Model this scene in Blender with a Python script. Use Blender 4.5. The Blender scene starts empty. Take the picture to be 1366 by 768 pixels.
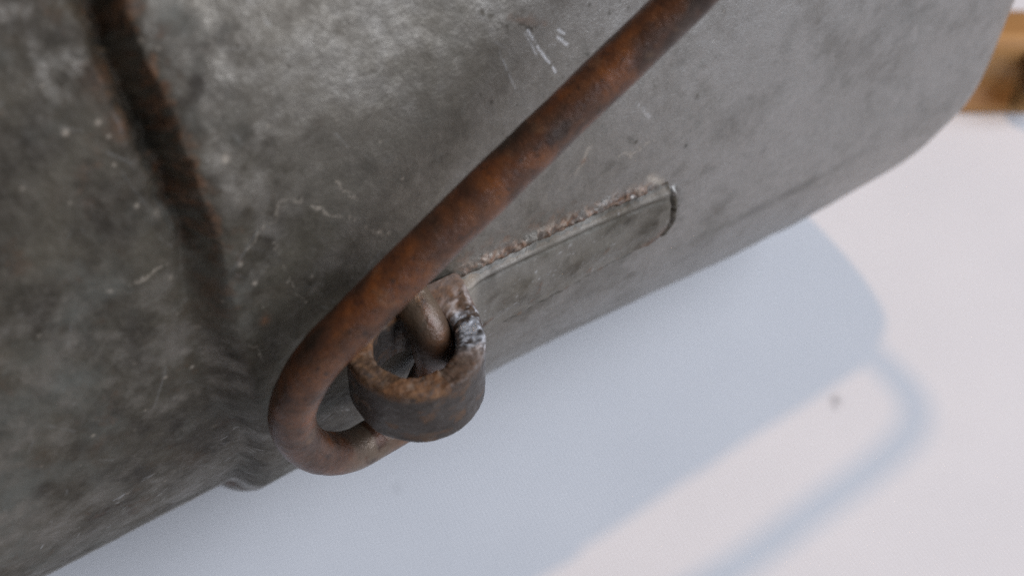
import bpy, bmesh, math
import numpy as np
from mathutils import Vector

# All sizes below are in millimetres and become metres through MM.
# The can lies on its side: +X along its axis towards its base, -Y towards the viewer, +Z up, z = 0 on the cloth.
MM = 0.001
R = 64.767            # radius of the can
S_STEP = -36.7        # where the neck steps up to the full radius
S_BASE = 84.7         # the base end
C = bpy.context.scene.collection
SC = bpy.context.scene

# ------------------------------------------------------------------ camera
cam_d = bpy.data.cameras.new('camera')
cam = bpy.data.objects.new('camera', cam_d)
C.objects.link(cam)
cam.location = (-62.44 * MM, -145.9 * MM, 158.02 * MM)
cam.rotation_euler = (math.radians(90 - 45.668), 0, math.radians(-35.2))
cam_d.sensor_width = 36
cam_d.lens = 45
cam_d.clip_start = 0.005
cam_d.clip_end = 30
cam_d.dof.use_dof = True
cam_d.dof.focus_distance = 0.136
cam_d.dof.aperture_fstop = 18.0
cam_d.dof.aperture_blades = 7
SC.camera = cam

# ------------------------------------------------------------------ room light
w = bpy.data.worlds.new('World')
SC.world = w
w.use_nodes = True
bg = w.node_tree.nodes['Background']
bg.inputs[0].default_value = (0.80, 0.88, 1.0, 1)
bg.inputs[1].default_value = 0.09


def aim(o, target):
    d = Vector(target) - o.location
    o.rotation_euler = d.to_track_quat('-Z', 'Y').to_euler()


def area(name, loc, target, size, size_y, power, col):
    l = bpy.data.lights.new(name, 'AREA')
    l.shape = 'RECTANGLE'
    l.size, l.size_y = size, size_y
    l.energy = power
    l.color = col
    o = bpy.data.objects.new(name, l)
    C.objects.link(o)
    o.location = loc
    aim(o, target)
    return o


# window to the right and in front of the can: the soft, cool fill
area('window_light', (0.80, -1.00, 0.90), (0.02, -0.06, 0.05), 1.3, 1.1, 30.0, (0.81, 0.87, 1.0))
# warm lamp almost overhead: throws the shadow of the can and of its wire on the cloth
sp = bpy.data.lights.new('ceiling_lamp', 'SPOT')
sp.energy = 49.0
sp.color = (1.0, 0.63, 0.36)
sp.shadow_soft_size = 0.050
sp.spot_size = math.radians(50)
sp.spot_blend = 0.6
spo = bpy.data.objects.new('ceiling_lamp', sp)
C.objects.link(spo)
spo.location = (0.030 + 0.212 * 2.2, -0.060 + 0.046 * 2.2, 0.04 + 0.9826 * 2.2)
aim(spo, (0.030, -0.060, 0.04))

SC.view_settings.view_transform = 'Standard'
SC.view_settings.look = 'None'
SC.view_settings.exposure = 0
SC.view_settings.gamma = 1
SC.view_settings.use_curve_mapping = False
SC.cycles.max_bounces = 8
SC.cycles.use_denoising = False


# ------------------------------------------------------------------ helpers
def vnoise(x, y, seed):
    """smooth value noise in 0..1 on arrays of coordinates"""
    rs = np.random.RandomState(seed)
    N = 256
    tab = rs.rand(N, N)
    xi = np.floor(x).astype(int)
    yi = np.floor(y).astype(int)
    fx, fy = x - xi, y - yi
    fx = fx * fx * fx * (fx * (fx * 6 - 15) + 10)
    fy = fy * fy * fy * (fy * (fy * 6 - 15) + 10)
    g = lambda a, b: tab[a % N, b % N]
    return ((g(xi, yi) * (1 - fx) + g(xi + 1, yi) * fx) * (1 - fy)
            + (g(xi, yi + 1) * (1 - fx) + g(xi + 1, yi + 1) * fx) * fy)


def fbm(x, y, seed, octv=4, gain=0.5):
    t = 0.0
    a = 1.0
    n = 0.0
    ca, sa = math.cos(0.6), math.sin(0.6)
    for k in range(octv):
        t = t + a * vnoise(x, y, seed + k)
        n += a
        x, y = (ca * x - sa * y) * 2.03 + 17.3, (sa * x + ca * y) * 2.03 + 5.1
        a *= gain
    return t / n


def sstep(a, b, x):
    t = np.clip((x - a) / (b - a), 0, 1)
    return t * t * (3 - 2 * t)


def seg_d(x, y, pts):
    """distance to a polyline"""
    best = np.full(x.shape, 1e9)
    for (ax, ay), (bx, by) in zip(pts[:-1], pts[1:]):
        dx, dy = bx - ax, by - ay
        t = np.clip(((x - ax) * dx + (y - ay) * dy) / (dx * dx + dy * dy + 1e-12), 0, 1)
        best = np.minimum(best, np.hypot(x - ax - t * dx, y - ay - t * dy))
    return best


def grid_mesh(name, P, mat, parent=None, wrap_u=False, wrap_v=False, attrs=None):
    """P: (nu, nv, 3) array in mm"""
    nu, nv = P.shape[:2]
    me = bpy.data.meshes.new(name)
    idx = np.arange(nu * nv).reshape(nu, nv)
    iu = np.arange(nu if wrap_u else nu - 1)
    iv = np.arange(nv if wrap_v else nv - 1)
    a = idx[np.ix_(iu, iv)]
    b = idx[np.ix_((iu + 1) % nu, iv)]
    c = idx[np.ix_((iu + 1) % nu, (iv + 1) % nv)]
    d = idx[np.ix_(iu, (iv + 1) % nv)]
    F = np.stack([a, b, c, d], -1).reshape(-1, 4)
    me.vertices.add(nu * nv)
    me.vertices.foreach_set('co', (P.reshape(-1) * MM).astype(np.float32))
    me.loops.add(F.size)
    me.loops.foreach_set('vertex_index', F.reshape(-1).astype(np.int32))
    me.polygons.add(len(F))
    me.polygons.foreach_set('loop_start', np.arange(0, F.size, 4, dtype=np.int32))
    me.polygons.foreach_set('loop_total', np.full(len(F), 4, dtype=np.int32))
    me.polygons.foreach_set('use_smooth', np.ones(len(F), dtype=bool))
    me.update(calc_edges=True)
    for k, v in (attrs or {}).items():
        at = me.attributes.new(k, 'FLOAT', 'POINT')
        at.data.foreach_set('value', np.asarray(v, dtype=np.float32).reshape(-1))
    me.materials.append(mat)
    o = bpy.data.objects.new(name, me)
    C.objects.link(o)
    o.parent = parent
    return o


def tag(o, label=None, cat=None, group=None, kind=None):
    for k, v in (('label', label), ('category', cat), ('group', group), ('kind', kind)):
        if v:
            o[k] = v
    return o


def empty(name, loc=(0, 0, 0)):
    o = bpy.data.objects.new(name, None)
    C.objects.link(o)
    o.location = loc
    o.empty_display_size = 0.01
    return o


class NT:
    """small helper for writing node trees"""
    def __init__(self, name):
        self.m = bpy.data.materials.new(name)
        self.m.use_nodes = True
        self.t = self.m.node_tree
        self.b = self.t.nodes['Principled BSDF']
        self.co = self.n('ShaderNodeTexCoord')

    def n(self, typ, **kw):
        nd = self.t.nodes.new(typ)
        for k, v in kw.items():
            setattr(nd, k, v)
        return nd

    def l(self, a, b):
        self.t.links.new(a, b)

    def put(self, sock, v):
        if isinstance(v, (int, float)):
            sock.default_value = v
        elif isinstance(v, tuple):
            sock.default_value = v if len(v) == 4 or sock.type == 'VECTOR' else v + (1,)
        else:
            self.l(v, sock)

    def noise(self, scale, detail=4, rough=0.55, vec=None, dist=0.0):
        nd = self.n('ShaderNodeTexNoise')
        nd.inputs['Scale'].default_value = scale
        nd.inputs['Detail'].default_value = detail
        nd.inputs['Roughness'].default_value = rough
        nd.inputs['Distortion'].default_value = dist
        self.l(vec if vec is not None else self.co.outputs['Object'], nd.inputs['Vector'])
        return nd.outputs['Fac']

    def rng(self, v, a, b, c=0.0, d=1.0):
        nd = self.n('ShaderNodeMapRange')
        self.put(nd.inputs[0], v)
        for i, q in enumerate((a, b, c, d)):
            nd.inputs[i + 1].default_value = q
        return nd.outputs[0]

    def mix(self, f, a, b):
        nd = self.n('ShaderNodeMix', data_type='RGBA')
        self.put(nd.inputs[0], f)
        self.put(nd.inputs[6], a)
        self.put(nd.inputs[7], b)
        return nd.outputs[2]

    def math(self, op, a, b):
        nd = self.n('ShaderNodeMath', operation=op)
        self.put(nd.inputs[0], a)
        self.put(nd.inputs[1], b)
        return nd.outputs[0]

    def attr(self, name):
        nd = self.n('ShaderNodeAttribute', attribute_name=name)
        return nd.outputs['Fac']

    def bump(self, h, strength, dist, normal=None):
        nd = self.n('ShaderNodeBump')
        nd.inputs['Strength'].default_value = strength
        nd.inputs['Distance'].default_value = dist
        self.l(h, nd.inputs['Height'])
        if normal is not None:
            self.l(normal, nd.inputs['Normal'])
        return nd.outputs['Normal']


# ------------------------------------------------------------------ materials
def mat_can(name, tint=(1, 1, 1), metal=0.68):
    k = NT(name)
    c = lambda r, g, b: (r * tint[0], g * tint[1], b * tint[2])
    cloud = k.rng(k.noise(60, 6, 0.68), 0.25, 0.75)
    fine = k.rng(k.noise(900, 4, 0.65), 0.3, 0.7)
    grit = k.rng(k.noise(3200, 2, 0.6), 0.3, 0.7)
    zinc = k.mix(cloud, c(0.262, 0.250, 0.232), c(0.322, 0.310, 0.294))
    zinc = k.mix(k.math('MULTIPLY', fine, 0.35), zinc, c(0.155, 0.148, 0.132))
    zinc = k.mix(k.math('MULTIPLY', grit, 0.28), zinc, c(0.36, 0.345, 0.315))
    tarn = k.mix(cloud, c(0.146, 0.130, 0.104), c(0.182, 0.163, 0.133))
    tarn = k.mix(k.math('MULTIPLY', grit, 0.45), tarn, c(0.215, 0.192, 0.155))
    tarn = k.mix(k.math('MULTIPLY', fine, 0.45), tarn, c(0.066, 0.057, 0.044))
    zinc = k.mix(k.attr('tarnish'), zinc, tarn)
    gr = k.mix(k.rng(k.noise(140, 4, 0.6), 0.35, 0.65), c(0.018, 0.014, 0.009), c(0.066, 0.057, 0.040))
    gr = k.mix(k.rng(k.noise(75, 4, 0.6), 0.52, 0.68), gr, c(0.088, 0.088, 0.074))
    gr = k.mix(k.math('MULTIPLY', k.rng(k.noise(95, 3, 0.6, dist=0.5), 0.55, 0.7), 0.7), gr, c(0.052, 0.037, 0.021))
    dirt_shade = k.math('MULTIPLY', k.attr('dirt_shade'), k.rng(k.noise(700, 4, 0.65), 0.25, 0.6, 0.72, 1.0))
    col = k.mix(dirt_shade, zinc, gr)
    rustc = k.mix(k.rng(k.noise(1300, 3, 0.6), 0.35, 0.65), (0.045, 0.022, 0.013), (0.18, 0.082, 0.036))
    col = k.mix(k.attr('rust'), col, rustc)
    col = k.mix(k.attr('pale'), col, (0.40, 0.345, 0.275))
    col = k.mix(k.math('MULTIPLY', k.attr('shine'), 0.65), col, (0.74, 0.75, 0.75))
    k.l(col, k.b.inputs['Base Color'])
    met = k.math('MULTIPLY', k.rng(k.math('MAXIMUM', k.math('MAXIMUM', k.attr('dirt_shade'), k.attr('rust')), k.attr('pale')), 0, 1, 1, 0.05), metal)
    met = k.math('MAXIMUM', met, k.attr('shine'))
    k.l(met, k.b.inputs['Metallic'])
    ro = k.math('ADD', k.rng(fine, 0, 1, 0.38, 0.55), k.math('MULTIPLY', k.attr('dirt_shade'), 0.14))
    ro = k.math('SUBTRACT', ro, k.math('MULTIPLY', k.attr('shine'), 0.2))
    k.l(ro, k.b.inputs['Roughness'])
    n1 = k.bump(k.noise(520, 6, 0.7), 0.45, 0.00035)
    n2 = k.bump(k.noise(2600, 3, 0.65), 0.6, 0.00010, n1)
    k.l(n2, k.b.inputs['Normal'])
    k.put(k.b.inputs['Specular IOR Level'], k.rng(k.attr('dirt_shade'), 0, 1, 0.5, 0.18))
    return k.m


def mat_wire():
    k = NT('rusty_wire')
    big = k.rng(k.noise(130, 4, 0.6, dist=0.6), 0.38, 0.62)
    mid = k.rng(k.noise(420, 5, 0.65), 0.35, 0.65)
    fin = k.rng(k.noise(2200, 4, 0.65), 0.35, 0.65)
    rust = k.mix(mid, (0.072, 0.021, 0.005), (0.180, 0.058, 0.012))
    steel = k.mix(mid, (0.030, 0.020, 0.014), (0.068, 0.046, 0.034))
    col = k.mix(big, rust, steel)
    col = k.mix(k.math('MULTIPLY', fin, 0.4), col, (0.048, 0.026, 0.018))
    tan = k.rng(k.noise(300, 3, 0.6), 0.62, 0.74)
    col = k.mix(k.math('MULTIPLY', tan, 0.35), col, (0.20, 0.125, 0.07))
    pit = k.rng(k.noise(1100, 3, 0.6), 0.60, 0.70)
    col = k.mix(k.math('MULTIPLY', pit, 0.7), col, (0.022, 0.012, 0.008))
    col = k.mix(k.attr('worn_glint'), col, (0.165, 0.125, 0.088))
    k.l(col, k.b.inputs['Base Color'])
    k.put(k.b.inputs['Metallic'], k.rng(big, 0, 1, 0.05, 0.45))
    k.put(k.b.inputs['Roughness'], k.math('SUBTRACT', k.rng(mid, 0, 1, 0.44, 0.30), k.math('MULTIPLY', k.attr('worn_glint'), 0.10)))
    n1 = k.bump(k.noise(600, 6, 0.68), 0.6, 0.00030)
    n2 = k.bump(k.noise(2600, 3, 0.65), 0.55, 0.00010, n1)
    k.l(n2, k.b.inputs['Normal'])
    return k.m


def mat_ring():
    k = NT('rusty_tinned_ring')
    mid = k.rng(k.noise(330, 5, 0.65), 0.35, 0.65)
    fin = k.rng(k.noise(1500, 4, 0.6), 0.3, 0.7)
    dark = k.mix(mid, (0.026, 0.021, 0.017), (0.066, 0.057, 0.050))
    dark = k.mix(k.math('MULTIPLY', fin, 0.45), dark, (0.035, 0.026, 0.02))
    rust = k.mix(fin, (0.050, 0.026, 0.014), (0.17, 0.085, 0.036))
    rust = k.mix(k.rng(k.noise(600, 3), 0.56, 0.72), rust, (0.17, 0.125, 0.09))
    col = k.mix(k.attr('rust'), dark, rust)
    tin = k.mix(mid, (0.30, 0.29, 0.29), (0.52, 0.51, 0.51))
    col = k.mix(k.attr('tin'), col, tin)
    col = k.mix(k.attr('shine'), col, (0.86, 0.86, 0.88))
    k.l(col, k.b.inputs['Base Color'])
    m = k.math('MAXIMUM', k.math('MULTIPLY', k.attr('tin'), 0.55), k.attr('shine'))
    k.l(k.math('MAXIMUM', m, k.rng(k.attr('rust'), 0, 1, 0.35, 0.0)), k.b.inputs['Metallic'])
    ro = k.rng(fin, 0, 1, 0.40, 0.6)
    ro = k.math('SUBTRACT', ro, k.math('MULTIPLY', k.attr('shine'), 0.2))
    ro = k.math('ADD', ro, k.math('MULTIPLY', k.attr('rust'), 0.25))
    k.l(ro, k.b.inputs['Roughness'])
    n1 = k.bump(k.noise(480, 5, 0.65), 0.55, 0.0004)
    n2 = k.bump(k.noise(2200, 3, 0.6), 0.4, 0.0001, n1)
    k.l(n2, k.b.inputs['Normal'])
    return k.m


def mat_cloth():
    k = NT('white_cloth')
    mp = k.n('ShaderNodeMapping')
    k.l(k.co.outputs['Object'], mp.inputs['Vector'])
    mp.inputs['Rotation'].default_value = (0, 0, math.radians(12))
    w1 = k.n('ShaderNodeTexWave', wave_type='BANDS', bands_direction='X')
    w2 = k.n('ShaderNodeTexWave', wave_type='BANDS', bands_direction='Y')
    for q in (w1, w2):
        q.inputs['Scale'].default_value = 520
        q.inputs['Distortion'].default_value = 1.2
        q.inputs['Detail'].default_value = 2
        q.inputs['Detail Scale'].default_value = 1.5
        k.l(mp.outputs[0], q.inputs['Vector'])
    weave = k.math('ADD', k.math('MULTIPLY', w1.outputs['Fac'], 0.6), k.math('MULTIPLY', w2.outputs['Fac'], 0.4))
    blot = k.rng(k.noise(30, 4, 0.55), 0.3, 0.7)
    col = k.mix(blot, (0.765, 0.765, 0.775), (0.815, 0.81, 0.815))
    col = k.mix(k.rng(weave, 0, 1, 0.20, 0.0), col, (0.56, 0.57, 0.60))
    col = k.mix(k.math('MULTIPLY', k.rng(k.noise(260, 3, 0.7), 0.66, 0.78), 0.10), col, (0.36, 0.36, 0.36))
    col = k.mix(k.attr('spot'), col, (0.17, 0.17, 0.18))
    k.l(col, k.b.inputs['Base Color'])
    k.put(k.b.inputs['Roughness'], 0.75)
    k.put(k.b.inputs['Specular IOR Level'], 0.25)
    n1 = k.bump(weave, 0.4, 0.00012)
    k.l(n1, k.b.inputs['Normal'])
    return k.m


def mat_wood():
    k = NT('varnished_wood')
    mp = k.n('ShaderNodeMapping')
    k.l(k.co.outputs['Object'], mp.inputs['Vector'])
    mp.inputs['Scale'].default_value = (14, 120, 120)
    gr = k.rng(k.noise(1.0, 5, 0.6, vec=mp.outputs[0], dist=0.8), 0.3, 0.7)
    col = k.mix(gr, (0.36, 0.175, 0.055), (0.52, 0.29, 0.11))
    k.l(col, k.b.inputs['Base Color'])
    k.put(k.b.inputs['Roughness'], 0.4)
    k.l(k.bump(gr, 0.15, 0.0002), k.b.inputs['Normal'])
    return k.m


def mat_plain(name, col, rough=0.6):
    k = NT(name)
    k.l(k.mix(k.rng(k.noise(80, 4), 0.35, 0.65), tuple(c * 0.85 for c in col), col), k.b.inputs['Base Color'])
    k.put(k.b.inputs['Roughness'], rough)
    return k.m


M_CAN = mat_can('weathered_zinc')
M_STRAP = mat_can('weathered_zinc_strap', (0.90, 0.88, 0.83), 0.25)
M_WIRE = mat_wire()
M_RING = mat_ring()
M_CLOTH = mat_cloth()
M_WOOD = mat_wood()
M_DARK = mat_plain('dark_knob', (0.085, 0.040, 0.016), 0.4)

# ------------------------------------------------------------------ the cloth-covered table top
def build_table():
    def axis(lo, hi, fine_lo, fine_hi, step):
        a = np.arange(fine_lo, fine_hi + step, step)
        l = fine_lo - np.geomspace(step * 2, fine_lo - lo, 26)[::-1]
        r = fine_hi + np.geomspace(step * 2, hi - fine_hi, 26)
        return np.concatenate([l, a, r])
    xs = axis(-700, 520, -75, 120, 0.8)
    ys = axis(-900, 500, -130, -20, 0.8)
    X, Y = np.meshgrid(xs, ys, indexing='ij')
    Z = 0.10 * (fbm(X / 26, Y / 26, 5, 3) - 0.5)
    spot = np.zeros_like(X)
    for sx, sy, r, s in ((54.3, -69.7, 0.85, 0.55), (53.2, -70.5, 0.6, 0.4), (-11.6, -44.0, 0.6, 0.25),
                         (20.0, -96, 1.5, 0.05)):
        spot = np.maximum(spot, s * np.exp(-((X - sx) ** 2 + (Y - sy) ** 2) / r ** 2))
    o = grid_mesh('tablecloth', np.stack([X, Y, Z - 0.05], -1), M_CLOTH, attrs={'spot': spot})
    tag(o, kind='structure')


build_table()

# ------------------------------------------------------------------ the can
can = empty('metal_can')
tag(can, 'weathered grey metal can lying on its side with a rusty wire bail', 'can')


def to_xyz(s, arc, h):
    """s along the axis, arc = mm round the can from its nearest side (up positive), h above the nominal surface"""
    ph = arc / R
    r = R + h
    return np.stack([s, -r * np.cos(ph), R + r * np.sin(ph)], -1)


def relief(s, arc):
    """height of the can wall over the nominal cylinder (mm)"""
    up = sstep(5, 22, arc)
    lo = sstep(-6, -20, arc)
    wob = (fbm(arc / 7.0, s * 0 + 3.1, 21, 3) - 0.5) * 1.3 + (fbm(arc / 2.4, s / 2.6 + 6.1, 25, 3) - 0.5) * 1.1
    s0 = S_STEP + 0.35 + 1.9 * lo + wob * up
    wdt = 3.6 - 1.9 * up - 0.6 * lo
    neck = -3.4 * (1 - sstep(s0 - wdt, s0 + 0.25, s))
    # groove left of the step, deep on the upper side, fading towards the lower side
    c = s0 - 1.7 + wob * 0.5
    neck = neck - ((1.0 + 0.9 * fbm(arc / 3.3, s / 6 + 2.2, 27, 3)) * up + 0.15) * np.exp(-((s - c) / 1.15) ** 2)
    # the swaged bead left of the groove
    neck = neck + (0.05 + 0.30 * (fbm(arc / 3.0, s * 0 + 8.3, 23, 3) - 0.3)) * up * np.exp(-((s - (c - 2.0)) / 0.9) ** 2)
    neck = neck + up * np.exp(-((s - c) / 1.6) ** 2) * 0.9 * (fbm(s / 0.9, arc / 0.9, 29, 3) - 0.5)
    bead = -0.75 * lo * sstep(-20, -30, s) * sstep(s0 - 1.5, s0, s) + 0.30 * np.exp(-((s - s0 - 1.1) / 1.5) ** 2) * (0.1 + 0.9 * up)
    h = neck + bead - 0.7 * sstep(25, 74, s) + 2.3 * sstep(0, 62, s) * sstep(-6, -22, arc)
    h = h - 0.6 * np.exp(-((s - 77.6) / 0.6) ** 2) * sstep(-5, 4, arc) + 0.25 * np.exp(-((s - 79.0) / 0.7) ** 2) * sstep(-5, 4, arc)
    # dents
    h = h + 1.1 * (fbm(s / 24, arc / 20, 31, 3) - 0.5) * sstep(-75, -20, s) * (1 - 0.7 * sstep(-5, -22, arc))
    h = h + 0.30 * (fbm(s / 5.5, arc / 5.5, 37, 3) - 0.5) * (1 - 0.92 * sstep(6, -9, arc) * sstep(-20, -28, s))
    left = 1 - sstep(-38, -26, s)
    h = h + (0.26 * left + 0.06) * (fbm(s / 1.5, arc / 1.5, 41, 3) - 0.5) * (1 - sstep(4, -6, arc))
    return h


def crust_relief(s, arc):
    t = np.clip((s + 13) / 27, 0, 1)
    ue = arc - (-2.4 - 1.1 * t)
    m = np.exp(-((ue - 0.4) / 0.9) ** 2) * sstep(-15, -11, s) * sstep(15.6, 13, s)
    tip = np.exp(-(seg_d(s, arc, [(17.5, -5.4), (18.3, -8.5), (18.6, -11.3), (17.4, -13)]) / 0.55) ** 2)
    return m * (0.15 + 0.75 * fbm(s / 0.55, arc / 0.55, 161, 3)) + tip * (0.5 + 0.9 * fbm(s / 0.8, arc / 0.8, 163, 3))


def can_marks(s, arc):
    n1 = fbm(s / 9, arc / 9, 51, 5, 0.6)
    n2 = fbm(s / 2.6, arc / 2.6, 61, 5, 0.62)
    n3 = fbm(s / 0.8, arc / 0.8, 71, 3, 0.6)
    low = sstep(-4, -24, arc)
    # soot and grime, thick on the neck, thin on the body; darker patch about the ear
    tarnish = np.clip(1.05 * sstep(42, -26, s + 0.25 * (arc - 10) * sstep(20, -10, s)) + 0.5 * (n1 - 0.5) + 0.4 * (n2 - 0.5), 0, 1)
    tarnish = tarnish * (1 - 0.35 * low * sstep(-30, -10, s))
    g = 0.98 * sstep(-12, -38, s + 0.40 * (arc - 8)) + (0.7 + 1.1 * sstep(-24, -36, s) * sstep(34, 18, arc)) * (n1 - 0.48) + (0.8 + 1.0 * sstep(-20, -32, s)) * (n2 - 0.5)
    g = g + 0.22 * sstep(14, 26, arc) * sstep(-6, -26, s)
    g = g * (1 - 0.30 * low) + 0.75 * np.exp(-((s + 30) / 7) ** 2 - ((arc - 6) / 8) ** 2) * (0.6 + 0.8 * n2)
    bx = s - S_STEP + 1.0 - 3.6 * (n2 - 0.5) - 3.0 * (n3 - 0.5)
    band = np.exp(-np.abs(bx / 1.75) ** 3) * (sstep(10, 21, arc) + 0.42 * sstep(-4, 9, arc) * sstep(21, 10, arc) * sstep(0.42, 0.62, n2))
    g = g * (1 - 0.4 * band) + 0.75 * band * (0.4 + 1.1 * n3)
    g = g + 0.40 * np.exp(-((s + 14) / 7) ** 2 - ((arc - 18) / 5) ** 2) * n1
    dirt_shade = np.clip(g, 0.0, 1.0) * 0.93
    body = (0.04 + 0.28 * sstep(0.5, 0.75, n1) * sstep(-30, 0, s) + 0.25 * sstep(0.58, 0.80, n2))
    dirt_shade = np.maximum(dirt_shade, np.clip(body, 0, 0.6) * sstep(60, 20, s))
    # brown streak low on the body
    streak = np.exp(-((arc + 19 - (s - 30) * 0.05) / 1.2) ** 2) * sstep(18, 26, s) * sstep(62, 40, s) * (0.3 + n2)
    dirt_shade = np.maximum(dirt_shade, 0.6 * np.clip(streak, 0, 1))
    rust = np.zeros_like(s)
    rust = np.maximum(rust, 0.60 * band * sstep(0.44, 0.62, 0.6 * n2 + 0.4 * n3))
    for cs, ca, rr, st in ((-38.2, 21.7, 0.55, 0.95), (-37.6, 19.7, 0.8, 0.9), (-36.9, 18.6, 0.5, 0.7), (-33.8, 4.2, .5, .8), (-40, 27, 1.2, .4), (-39.6, 31, 1.6, .45)):
        d = np.hypot(s - cs, (arc - ca) * 0.8) / rr
        rust = np.maximum(rust, st * np.exp(-d * d) * (0.4 + 1.0 * n3))
    # crust along the upper edge of the strap
    t = np.clip((s + 13) / 27, 0, 1)
    ue = arc - (-2.4 - 1.1 * t)
    crust = np.exp(-((ue - 0.5) / 1.0) ** 2) * sstep(-14, -11, s) * sstep(15.2, 13, s)
    rust = np.maximum(rust, crust * sstep(0.30, 0.55, 0.4 * n2 + 0.6 * n3) * 0.9)
    rust = np.maximum(rust, 0.55 * np.exp(-((ue - 1.6) / 1.6) ** 2) * sstep(-14, -11, s) * sstep(9, -2, s) * sstep(0.5, 0.7, n3))
    rust = np.maximum(rust, 0.8 * np.exp(-(np.hypot(s - 4.4, arc - 5.1) / 0.35) ** 2))
    rust = np.maximum(rust, 0.14 * sstep(0.66, 0.8, n2) * sstep(-30, -42, s))
    # pale cracks, threads and dust
    pale = np.zeros_like(s)
    jx = s + 0.9 * (n3 - 0.5) + 0.8 * (n2 - 0.5)
    jy = arc + 0.9 * (fbm(s / 0.7, arc / 0.7, 81, 3) - 0.5) + 0.8 * (fbm(s / 2.2, arc / 2.2, 85, 2) - 0.5)
    for pts, wd, st in (
        ([(-33.6, 12.6), (-32.0, 13.9), (-30.6, 14.2), (-29.6, 16.2), (-27.5, 15.4)], 0.10, 0.40),
        ([(-26.6, 13.9), (-25.4, 12.6), (-23.6, 11.4), (-21.2, 8.3), (-19.5, 7.6)], 0.13, 0.65),
        ([(-31.2, 12.2), (-31.0, 9.8), (-30.5, 7.0), (-30.2, 5.2), (-29.2, 3.8)], 0.08, 0.38),
        ([(-46.0, 12.2), (-43.0, 12.0), (-40.4, 12.6)], 0.10, 0.45),
        ([(-36, 2), (-35.2, 1.0), (-35.0, -0.8)], 0.08, 0.45),
        ([(9.5, 3.8), (11.2, 3.4), (13.8, 4.0)], 0.22, 0.35),
        ([(2.6, 3.6), (4.0, 5.0), (5.2, 6.2)], 0.35, 0.35),
        ([(-23.6, 15.4), (-22.6, 13.2), (-22.0, 12.2)], 0.10, 0.5),
    ):
        d = seg_d(jx, jy, pts)
        pale = np.maximum(pale, st * np.exp(-(d / (wd * (0.35 + 1.3 * n1))) ** 2) * sstep(0.34, 0.56, 0.6 * n3 + 0.4 * n2) * 1.05)
    pale = np.maximum(pale, 0.40 * np.exp(-((ue - 0.9) / 0.8) ** 2) * sstep(-13, -10, s) * sstep(16, 13, s) * sstep(0.45, 0.7, n3))
    pale = np.maximum(pale, 0.75 * np.exp(-(seg_d(s, arc, [(13.8, -1.6), (15.4, -3.0), (16.4, -4.8)]) / 0.55) ** 2) * (0.4 + n3))
    rs = np.random.RandomState(7)
    for k in range(150):
        cs, ca = rs.uniform(-60, 25), rs.uniform(-22, 38)
        if cs > -15 and rs.rand() < 0.45:
            continue
        rr = abs(rs.normal(0, 0.10)) + 0.07
        m = (np.abs(s - cs) < 0.8) & (np.abs(arc - ca) < 0.8)
        if m.any():
            d = np.hypot(s[m] - cs, (arc[m] - ca)) / rr
            pale[m] = np.maximum(pale[m], (0.12 + 0.6 * rs.rand() ** 2.5) * np.exp(-d * d))
    for cs, ca, rr in ((-41.7, 27.9, 0.30), (-44.5, 28.1, 0.32), (-41.3, 26.4, 0.2), (-41.2, 19.4, .25), (-34.9, 11.6, .25), (-34.0, 8.9, .25), (-17.2, 12.7, .18)):
        pale = np.maximum(pale, 0.65 * np.exp(-(np.hypot(s - cs, arc - ca) / (0.85 * rr)) ** 2))
    # pits: dark dots
    for k in range(260):
        cs, ca = rs.uniform(-62, 22), rs.uniform(-24, 34)
        rr = abs(rs.normal(0, 0.12)) + 0.08
        m = (np.abs(s - cs) < 0.8) & (np.abs(arc - ca) < 0.8)
        if m.any():
            d = np.hypot(s[m] - cs, arc[m] - ca) / rr
            dirt_shade[m] = np.maximum(dirt_shade[m], rs.uniform(0.5, 1.0) * np.exp(-d * d))
    dark = np.exp(-(seg_d(jx, jy, [(-5.2, 25.6), (-3.4, 23.6), (-1.4, 22.9), (0.2, 21.8)]) / 0.3) ** 2) * sstep(0.42, 0.6, n3)
    dirt_shade = np.maximum(dirt_shade, 0.9 * dark)
    rust = np.maximum(rust, 0.6 * np.exp(-(seg_d(jx, jy, [(-2.2, 24.0), (1.2, 22.0)]) / 0.35) ** 2) * n3)
    # black crust and painted gap shadow past the strap's torn end, crust along lower edge
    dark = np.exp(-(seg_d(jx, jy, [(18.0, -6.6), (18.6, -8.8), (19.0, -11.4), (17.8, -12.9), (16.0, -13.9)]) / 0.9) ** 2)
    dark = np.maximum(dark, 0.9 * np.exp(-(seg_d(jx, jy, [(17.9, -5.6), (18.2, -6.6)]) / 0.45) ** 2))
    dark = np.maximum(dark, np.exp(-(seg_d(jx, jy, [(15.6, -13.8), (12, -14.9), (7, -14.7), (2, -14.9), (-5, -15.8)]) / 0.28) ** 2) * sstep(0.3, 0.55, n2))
    dirt_shade = np.maximum(dirt_shade, np.clip(1.25 * dark, 0, 1))
    # faint hairline scuffs
    scuff = np.zeros_like(s)
    for k in range(150):
        cs, ca = rs.uniform(-62, 24), rs.uniform(-22, 36)
        an = rs.normal(-1.1, 0.5) if rs.rand() < 0.6 else rs.uniform(0, 3.14)
        ln = abs(rs.normal(0, 2.2)) + 0.5
        m = (np.abs(s - cs) < ln + 0.4) & (np.abs(arc - ca) < ln + 0.4)
        if m.any():
            d = seg_d(s[m], arc[m], [(cs, ca), (cs + ln * math.cos(an), ca + ln * math.sin(an))])
            scuff[m] = np.maximum(scuff[m], rs.uniform(0.02, 0.13) * np.exp(-(d / rs.uniform(0.06, 0.13)) ** 2) * sstep(0.36, 0.6, n2[m] * 0.5 + n3[m] * 0.5))
    # bright scratches
    shine = np.zeros_like(s)
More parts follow.
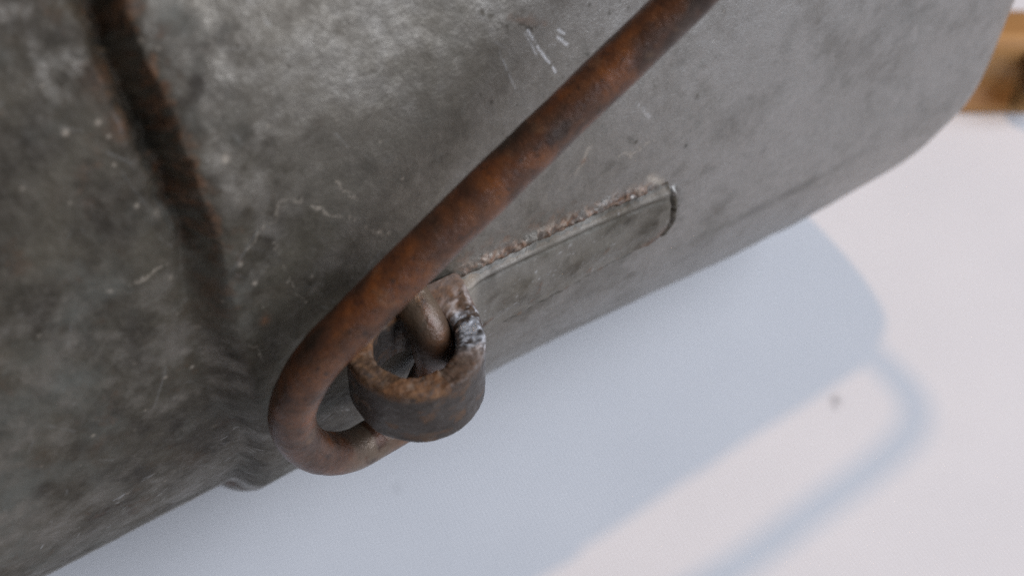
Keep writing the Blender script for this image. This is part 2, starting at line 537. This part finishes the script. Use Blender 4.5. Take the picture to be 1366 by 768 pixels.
    for pts, wd, st in (
        ([(-0.9, 22.2), (-0.1, 20.2), (0.8, 18.4), (1.5, 17.0)], 0.13, 1.0),
        ([(-1.3, 22.0), (-0.4, 19.6)], 0.10, 0.7),
        ([(2.1, 21.6), (3.2, 20.4)], 0.12, 1.0), ([(2.3, 20.4), (3.4, 19.2)], 0.14, 0.9), ([(1.3, 20.0), (1.8, 19.8)], 0.14, .8),
        ([(11.6, 9.4), (13.2, 7.0)], 0.25, 0.35),
        ([(-4.6, 22.0), (-3.4, 17.0)], 0.12, 0.3), ([(-22.8, 20.0), (-22.0, 18.2)], 0.08, 0.15),
    ):
        d = seg_d(s + 0.25 * (n3 - 0.5), arc, pts)
        shine = np.maximum(shine, st * np.exp(-(d / wd) ** 2) * sstep(0.36, 0.55, n3 + 0.05))
    for k in range(40):
        cs, ca = rs.uniform(-62, -20), rs.uniform(-27, -14)
        an = rs.normal(0.15, 0.5)
        ln = abs(rs.normal(0, 0.5)) + 0.2
        m = (np.abs(s - cs) < 2) & (np.abs(arc - ca) < 1.5)
        if m.any():
            d = seg_d(s[m], arc[m], [(cs, ca), (cs + ln * math.cos(an), ca + ln * math.sin(an))])
            shine[m] = np.maximum(shine[m], rs.uniform(0.1, 0.55) * np.exp(-(d / 0.08) ** 2))
    return dict(tarnish=tarnish, dirt_shade=np.clip(dirt_shade, 0, 1), rust=np.clip(rust, 0, 1), pale=np.clip(pale, 0, 1), shine=np.clip(np.maximum(shine, scuff), 0, 1))


def build_body():
    s1 = np.concatenate([np.linspace(-104, -72, 22)[:-1], np.arange(-72, 26, 0.15), np.arange(26, S_BASE - 13.2, 0.45)])
    fil = 6.5
    k = np.linspace(0, math.pi / 2, 40)
    s_f = S_BASE - 13 + 13 * np.sin(k)
    h_f = -fil + fil * np.cos(k)
    # base: rounded corner, a shallow rim line, then the recessed end panel
    r_in = np.array([-8.5, -9.3, -10.2, -14, -25, -45, -R + 0.2])
    s_in = np.array([S_BASE, S_BASE - 0.8, S_BASE - 1.7, S_BASE - 1.9, S_BASE - 1.9, S_BASE - 1.9, S_BASE - 1.9])
    S = np.concatenate([s1, s_f, s_in])
    H = np.concatenate([0 * s1, h_f, r_in])
    # neck end: turn the rim inwards and go back along the inside
    S = np.concatenate([np.array([-60.0, -90.0, -103.6, -104.6, -104.6]), S])
    H = np.concatenate([np.array([-4.2, -4.2, -4.0, -3.6, -2.8]) + 1.6, H])
    S[:5] += 0
    arcs = np.concatenate([np.arange(-36, 46, 0.2), np.geomspace(0.3, 1, 90) * 0])
    lo, hi = -36.0, 46.0
    fine = np.arange(lo, hi, 0.15)
    rest = np.linspace(hi, lo + 2 * math.pi * R, 130)[:-1]
    A = np.concatenate([fine, rest])
    SS, AA = np.meshgrid(S, A, indexing='ij')
    HH = np.repeat(H[:, None], len(A), 1)
    rel = relief(SS, np.where(AA > math.pi * R * 0.62, -20.0 + 0 * AA, AA))
    rel = relief(SS, AA)
    # close the seam of the noise on the unseen side
    wgt = sstep(lo + 2 * math.pi * R - 1, lo + 2 * math.pi * R - 60, AA)
    rel = rel * wgt + relief(SS, AA - 2 * math.pi * R) * (1 - wgt)
    rel = rel + crust_relief(SS, AA)
    on_wall = np.ones(len(S))
    on_wall[:5] = 0
    on_wall[5 + len(s1):] = np.concatenate([np.cos(k), np.zeros(len(r_in))])
    HH = HH + rel * on_wall[:, None] + np.where(np.arange(len(S)) < 5, -3.4, 0)[:, None]
    P = to_xyz(SS, AA, HH)
    # the inside first five rings sit at the neck radius
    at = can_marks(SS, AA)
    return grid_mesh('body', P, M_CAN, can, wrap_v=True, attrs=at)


build_body()

# ------------------------------------------------------------------ the ear: soldered strap and its curled ring
RC_S, RC_H, R_OUT, R_IN = -21.3, 6.4, 7.0, 4.2
ARC_F, ARC_B = -1.0, -7.6


def build_strap():
    us = np.arange(-15.0, 19.0, 0.13)
    vs = np.arange(-17.5, -0.5, 0.13)
    U, V = np.meshgrid(us, vs, indexing='ij')
    n = fbm(U / 1.6, V / 1.6, 91, 4)
    nb = fbm(U / 4.5, V / 4.5, 95, 3)
    up = (-2.5 - 1.1 * np.clip((U + 13) / 27, 0, 1)) - V                    # distance below the upper edge
    top = up + 0.22 * (n - 0.5)
    lowe = V - (-15.2 + 1.2 * np.clip((U + 9) / 20, 0, 1)) + 0.7 * (n - 0.5) + 0.5 * (nb - .5)
    right = (17.0 + 0.14 * (-6.8 - V)) - U + 0.5 * (n - 0.5)
    cut_tr = ((17.0 - U) * 0.72 + (-6.8 - V + 0) * 0.0 + (up) * 0.7) * 0.7 + 0.0
    cut_br = ((17.6 - U) * 0.62 + (V + 11.9) * 0.78) + 0.9 * (n - 0.5) + 0.6
    sd = np.minimum(np.minimum(top, right), np.minimum(lowe, cut_br))
    # each edge has its own bevel: a broad rolled one above, thin and worn below
    th = 0.95
    th = th + 0.8 * sstep(11, 17, U) * sstep(-3, -9, V)
    h = th * np.minimum(sstep(-0.3, 0.8, top), sstep(-0.15, 0.45, np.minimum(right, cut_br)))
    low_t = sstep(-0.25, 0.3, lowe) * 0.45 + sstep(0.3, 5.5, lowe) * 0.55
    h = np.minimum(h, th * low_t)
    bead = 0.22 * np.exp(-((top - 0.65) / 0.4) ** 2) - 0.28 * np.exp(-((top - 1.6) / 0.35) ** 2) * sstep(16.5, 14.5, U)
    h = h + bead - 0.35 * (1 - sstep(-0.3, 0.0, sd)) + 0.16 * (n - 0.5) + 0.25 * (nb - 0.5)
    # the strap lifts off towards the ring
    h = h + 0.9 * sstep(-8.5, -13.5, U) * sstep(-0.2, 0.5, sd)
    h = np.where(sd < -0.45, -1.2, h)
    base = relief(U, V)
    P = to_xyz(U, V, h + base + 0.02)
    n3 = fbm(U / 0.7, V / 0.7, 101, 3)
    dirt_shade = 0.32 + 0.9 * (nb - 0.45) + 0.9 * (n - 0.5)
    dirt_shade = np.maximum(dirt_shade, 0.95 * np.exp(-((lowe - 0.0) / 0.40) ** 2))
    edge = np.minimum(right, cut_br)
    dirt_shade = np.maximum(dirt_shade, 1.0 * np.exp(-((edge - 0.1) / 0.65) ** 2))
    dirt_shade = np.maximum(dirt_shade, 0.8 * np.exp(-((top - 1.6) / 0.4) ** 2) * (n + 0.3))  # darker line in the crease under the rolled edge
    dirt_shade = np.maximum(dirt_shade, 0.35 + 0.9 * (n - 0.5) * sstep(2.0, 0.0, top))
    dirt_shade = dirt_shade * (1 - 0.15 * np.exp(-((top - 0.75) / 0.5) ** 2))
    rust = 0.75 * np.exp(-((edge - 0.6) / 0.9) ** 2) * sstep(-9.0, -11.8, V) * (0.3 + n)
    rust = np.maximum(rust, 0.8 * sstep(0.2, -0.35, top) * sstep(0.35, 0.6, n3))
    rust = np.maximum(rust, 0.6 * sstep(0.66, 0.78, n) * sstep(-3, -9, V + 4))
    rust = np.maximum(rust, sstep(-10.8, -13.0, U) * 0.5 * sstep(0.42, 0.6, n))
    pale = 0.0 * np.exp(-((top - 0.75) / 0.42) ** 2) * (0.5 + n3)
    pale = np.maximum(pale, 0.4 * np.exp(-((U + 11.3) / 0.8) ** 2) * (0.4 + n3))
    shine = 0.0 * np.exp(-((top - 0.75) / 0.45) ** 2) * n3
    rs = np.random.RandomState(12)
    for k in range(60):
        cs, ca = rs.uniform(-11, 10), rs.uniform(-13, -4)
        d = np.hypot(U - cs, V - ca) / (0.07 + abs(rs.normal(0, 0.06)))
        shine = np.maximum(shine, rs.uniform(.1, .5) * np.exp(-d * d))
    cl = lambda a: np.clip(a, 0, 1)
    return grid_mesh('ear_strap', P, M_STRAP, can, attrs=dict(tarnish=cl(0.62 + 1.1 * (nb - 0.5)), dirt_shade=cl(dirt_shade), rust=cl(rust), pale=cl(pale), shine=cl(shine)))


def build_ring(parent):
    nt = 360
    th = np.linspace(0, 2 * math.pi, nt, endpoint=False)      # 0 = along +s, pi/2 = outwards from the can
    # cross-section loop: rounded rectangle, a = along the ring axis (0 front .. 1 back), b = 0 inner .. 1 outer
    def rr_loop(n_side, rc):
        L = []
        W, Hh = ARC_F - ARC_B, R_OUT - R_IN
        def arcp(cx, cy, a0, a1):
            for q in np.linspace(a0, a1, 9):
                L.append((cx + rc * math.cos(q), cy + rc * math.sin(q)))
        # x: 0 front .. W back ; y: 0 inner .. Hh outer
        arcp(rc, Hh - rc, math.pi, math.pi / 2)
        for q in np.linspace(0, 1, n_side + 2)[1:-1]:
            L.append((rc + (W - 2 * rc) * q, Hh))
        arcp(W - rc, Hh - rc, math.pi / 2, 0)
        for q in np.linspace(0, 1, 7)[1:-1]:
            L.append((W, Hh - rc - (Hh - 2 * rc) * q))
        arcp(W - rc, rc, 0, -math.pi / 2)
        for q in np.linspace(0, 1, n_side + 2)[1:-1]:
            L.append((W - rc - (W - 2 * rc) * q, 0))
        arcp(rc, rc, -math.pi / 2, -math.pi)
        for q in np.linspace(0, 1, 9)[1:-1]:
            L.append((0, rc + (Hh - 2 * rc) * q))
        return np.array(L)
    L = rr_loop(26, 0.62)
    TH = np.repeat(th[:, None], len(L), 1)
    X = np.repeat(L[None, :, 0], nt, 0)
    Y = np.repeat(L[None, :, 1], nt, 0)
    W, Hh = ARC_F - ARC_B, R_OUT - R_IN
    f = Y / Hh
    # outer wall runs out tangentially where the strap leaves the ring (lower right of the ring, seen along its axis)
    ro = np.full_like(TH, R_OUT)
    tt = (TH + math.pi) % (2 * math.pi) - math.pi
    base_h = 0.35
    dn = np.maximum(-np.sin(tt), 1e-3)
    hit = (RC_H - base_h) / dn                                # distance to the strap surface along this angle
    fl = np.exp(-((tt + 0.80) / 0.42) ** 2)
    ro = np.where(tt < 0, R_OUT + np.clip(hit - R_OUT, 0, 3.4) * np.clip(fl * 1.25, 0, 1), ro)
    ro = ro + 0.45 * np.exp(-((tt + 0.15) / 0.35) ** 2)
    wob = fbm(np.cos(TH) * 1.5 + 9, np.sin(TH) * 1.5 + X * 0.1 + 9, 111, 2) - 0.5
    rough = fbm(TH * 9, X * 1.4 + Y * 1.7, 117, 4) - 0.5
    rin = R_IN + 1.0 * wob + 0.35 * np.cos(2 * TH + 0.5) * 0.6
    rad = rin * (1 - f) + (ro + 0.55 * wob) * f
    front = np.clip(1 - X / 1.2, 0, 1)
    rad = rad + 0.12 * rough * np.where(f > 0.5, 1, -1) * (0.6 + front)
    arc = ARC_F - X + 0.28 * rough * front + 0.5 * wob * front
    # the back end of the curl is cut a little askew
    arc = arc - 0.4 * np.sin(TH + 0.4) * (X / W) ** 2
    # front face sags slightly where the curl closes
    s = RC_S + rad * np.cos(TH)
    h = RC_H + rad * np.sin(TH)
    P = to_xyz(s, arc, h)
    n = fbm(TH * 4.0, X * 0.9 + Y * 1.1, 121, 4)
    n3 = fbm(TH * 16, X * 3 + Y * 3, 131, 3)
    deg = np.degrees(tt)
    fr = sstep(1.15, 0.35, X)
    rust = fr * sstep(0.30, 0.52, n + 0.1) * np.where(np.abs(deg - 55) < 38, 0.35, 1.0)
    rust = np.maximum(rust, fr * 0.95 * np.exp(-((deg + 35) / 22) ** 2))
    rust = np.maximum(rust, 0.5 * sstep(0.55, 0.7, n))
    tin = 0.95 * np.exp(-((deg - 8) / 30) ** 2) * sstep(8, 0.0, X) * sstep(0.30, 0.62, n + 0.25 * (n3 - 0.5))
    tin = np.maximum(tin, 0.5 * np.exp(-((deg + 52) / 22) ** 2) * sstep(0.2, 1.0, f))
    shine = np.exp(-((deg - 12) / 24) ** 2) * sstep(4.0, 0.4, X) * sstep(0.50, 0.64, 0.6 * n3 + 0.4 * n)
    rust = rust * (1 - 0.85 * np.exp(-((deg - 15) / 20) ** 2) * sstep(0.34, 0.5, n + 0.2 * n3))
    cl = lambda a: np.clip(a, 0, 1)
    return grid_mesh('ring', P, M_RING, parent, wrap_u=True, wrap_v=True, attrs=dict(rust=cl(rust), tin=cl(tin), shine=cl(shine)))


strap = build_strap()
build_ring(strap)


# ------------------------------------------------------------------ the wire bail
def catmull(P, n=14):
    P = np.asarray(P, float)
    out = []
    Q = np.vstack([2 * P[0] - P[1], P, 2 * P[-1] - P[-2]])
    for i in range(1, len(Q) - 2):
        p0, p1, p2, p3 = Q[i - 1:i + 3]
        d = [max(np.linalg.norm(a - b), 1e-6) ** 0.5 for a, b in ((p1, p0), (p2, p1), (p3, p2))]
        t0, t1 = 0, d[0]
        t2 = t1 + d[1]
        t3 = t2 + d[2]
        m = max(4, int(np.linalg.norm(p2 - p1) / 0.35))
        for t in np.linspace(t1, t2, m, endpoint=False):
            A1 = (t1 - t) / (t1 - t0) * p0 + (t - t0) / (t1 - t0) * p1
            A2 = (t2 - t) / (t2 - t1) * p1 + (t - t1) / (t2 - t1) * p2
            A3 = (t3 - t) / (t3 - t2) * p2 + (t - t2) / (t3 - t2) * p3
            B1 = (t2 - t) / (t2 - t0) * A1 + (t - t0) / (t2 - t0) * A2
            B2 = (t3 - t) / (t3 - t1) * A2 + (t - t1) / (t3 - t1) * A3
            out.append((t2 - t) / (t2 - t1) * B1 + (t - t1) / (t2 - t1) * B2)
    out.append(P[-1])
    return np.array(out)


def build_bail():
    # (s, outwards, z): the eye hooked through the ring, the side arm, the cross bar beyond the base, and the far side mirrored
    eye = [(-18.78, 64.59, 65.77), (-18.89, 66.49, 64.48), (-18.91, 68.67, 63.29), (-18.80, 70.04, 61.41),
           (-18.25, 69.39, 58.61), (-17.19, 67.91, 55.35), (-16.53, 66.35, 52.22), (-17.79, 65.72, 48.66), (-20.2, 66.7, 46.7),
           (-24.40, 66.70, 46.25), (-28.28, 67.34, 47.05), (-32.59, 68.45, 51.42), (-34.74, 69.34, 57.19), (-34.76, 70.23, 62.34), (-31.89, 71.14, 67.84), (-28.27, 71.54, 70.68)]
    arm = [(-24.24, 71.64, 73.16), (-17.10, 71.63, 77.18), (-6.98, 71.85, 82.98), (4.09, 72.29, 89.57), (8.98, 72.83, 93.00), (12.77, 73.63, 96.18),
           (26.5, 75.8, 95.2), (32, 77.2, 97.6), (44, 77.6, 101.8), (60, 76.8, 107.4), (76, 75.8, 112.6), (83.5, 74.0, 115.0), (87.6, 70, 116.6),
           (89, 62, 117.6), (89, 40, 118)]
    half = eye + arm
    full = half + [(89, 0, 118)] + [(s, -o, z) for s, o, z in half[::-1]]
    Q = catmull(full)
    P = np.stack([Q[:, 0], -Q[:, 1], Q[:, 2]], -1)
    # smooth a little so that the bends stay round
    for _ in range(10):
        P[1:-1] = 0.5 * P[1:-1] + 0.25 * (P[:-2] + P[2:])
    T = np.gradient(P, axis=0)
    T /= np.linalg.norm(T, axis=1)[:, None]
    N = np.zeros_like(P)
    v = np.cross(T[0], [0, 0, 1.0])
    v /= np.linalg.norm(v)
    for i in range(len(P)):
        v = v - T[i] * (v @ T[i])
        v /= np.linalg.norm(v)
        N[i] = v
    B = np.cross(T, N)
    na = 40
    a = np.linspace(0, 2 * math.pi, na, endpoint=False)
    ln = np.concatenate([[0], np.cumsum(np.linalg.norm(np.diff(P, axis=0), axis=1))])
    LL, AA = np.meshgrid(ln, a, indexing='ij')
    rad = 2.31 + 0.14 * (fbm(LL / 5, np.cos(AA) + 3, 141, 3) - 0.5) + 0.05 * (fbm(LL / 1.1, 2.2 * np.cos(AA) + 7 + np.sin(AA), 145, 3) - 0.5)
    rad = rad * (0.84 + 0.16 * sstep(0.0, 11.0, LL))
    # hammered round ends
    e = np.minimum(LL, ln[-1] - LL)
    rad = rad * np.where(e < 2.2, np.sqrt(np.clip(1 - (1 - e / 2.2) ** 2, 0.0004, 1)), 1)
    V = P[:, None, :] + rad[..., None] * (np.cos(AA)[..., None] * N[:, None, :] + np.sin(AA)[..., None] * B[:, None, :])
    nz = fbm(LL / 2.0, 1.5 * np.cos(AA) + 5, 151, 3)
    worn_glint = 0.85 * sstep(8.2, 3.6, LL) * sstep(0.35, 0.6, nz + 0.12)
    worn_glint = np.maximum(worn_glint, 0.75 * np.exp(-((LL - 31) / 4.5) ** 2) * sstep(0.38, 0.58, nz))  # lamp highlight on the hook's bend, painted into the colour
    return grid_mesh('bail_handle', V, M_WIRE, can, wrap_v=True, attrs={'worn_glint': np.clip(worn_glint, 0, 1)})


build_bail()

# ------------------------------------------------------------------ far behind: a wooden board with a dark round knob, on the same cloth
def build_board():
    t = empty('wooden_box', (132.6 * MM, -28.8 * MM, 0.1 * MM))
    t.rotation_euler = (0, 0, math.radians(-35.2))
    tag(t, 'small varnished wooden box with a dark round knob, blurred behind the can', 'box')
    prof = [(-5.2, 0.0), (-5.4, 0.5), (-4.6, 1.2), (-2.6, 2.4), (-0.9, 4.2), (-0.2, 6.4), (0.0, 9.0), (0.4, 11.2), (1.6, 12.6), (3.4, 13.1),
            (10.0, 13.1), (12.0, 12.5), (13.0, 11.0), (13.0, 0.0)]
    xs = [-16.0, -15.6, -14.8, 79.0, 79.7, 80.0]
    ins = [1.2, 0.4, 0.0, 0.0, 0.4, 1.2]
    P = np.array([[(x, 4 + (y - 4) * (1 - 0.06 * i), z * (1 - 0.06 * i)) for y, z in prof] for x, i in zip(xs, ins)])
    P = np.concatenate([np.broadcast_to(P[0].mean(0), (1,) + P.shape[1:]), P, np.broadcast_to(P[-1].mean(0), (1,) + P.shape[1:])])
    grid_mesh('box_body', P, M_WOOD, t, wrap_v=True)
    th = np.linspace(0, 2 * math.pi, 40, endpoint=False)
    prof = [(0.01, -9.5), (3.0, -9.2), (4.6, -7.4), (4.9, -5.4), (4.4, -3.0), (3.6, -1.5), (3.6, 1.0)]
    P = np.array([[(r * math.cos(q), y, r * math.sin(q)) for q in th] for r, y in prof])
    k = grid_mesh('knob', P, M_DARK, t, wrap_v=True)
    k.location = (12 * MM, 0, 8.6 * MM)


build_board()
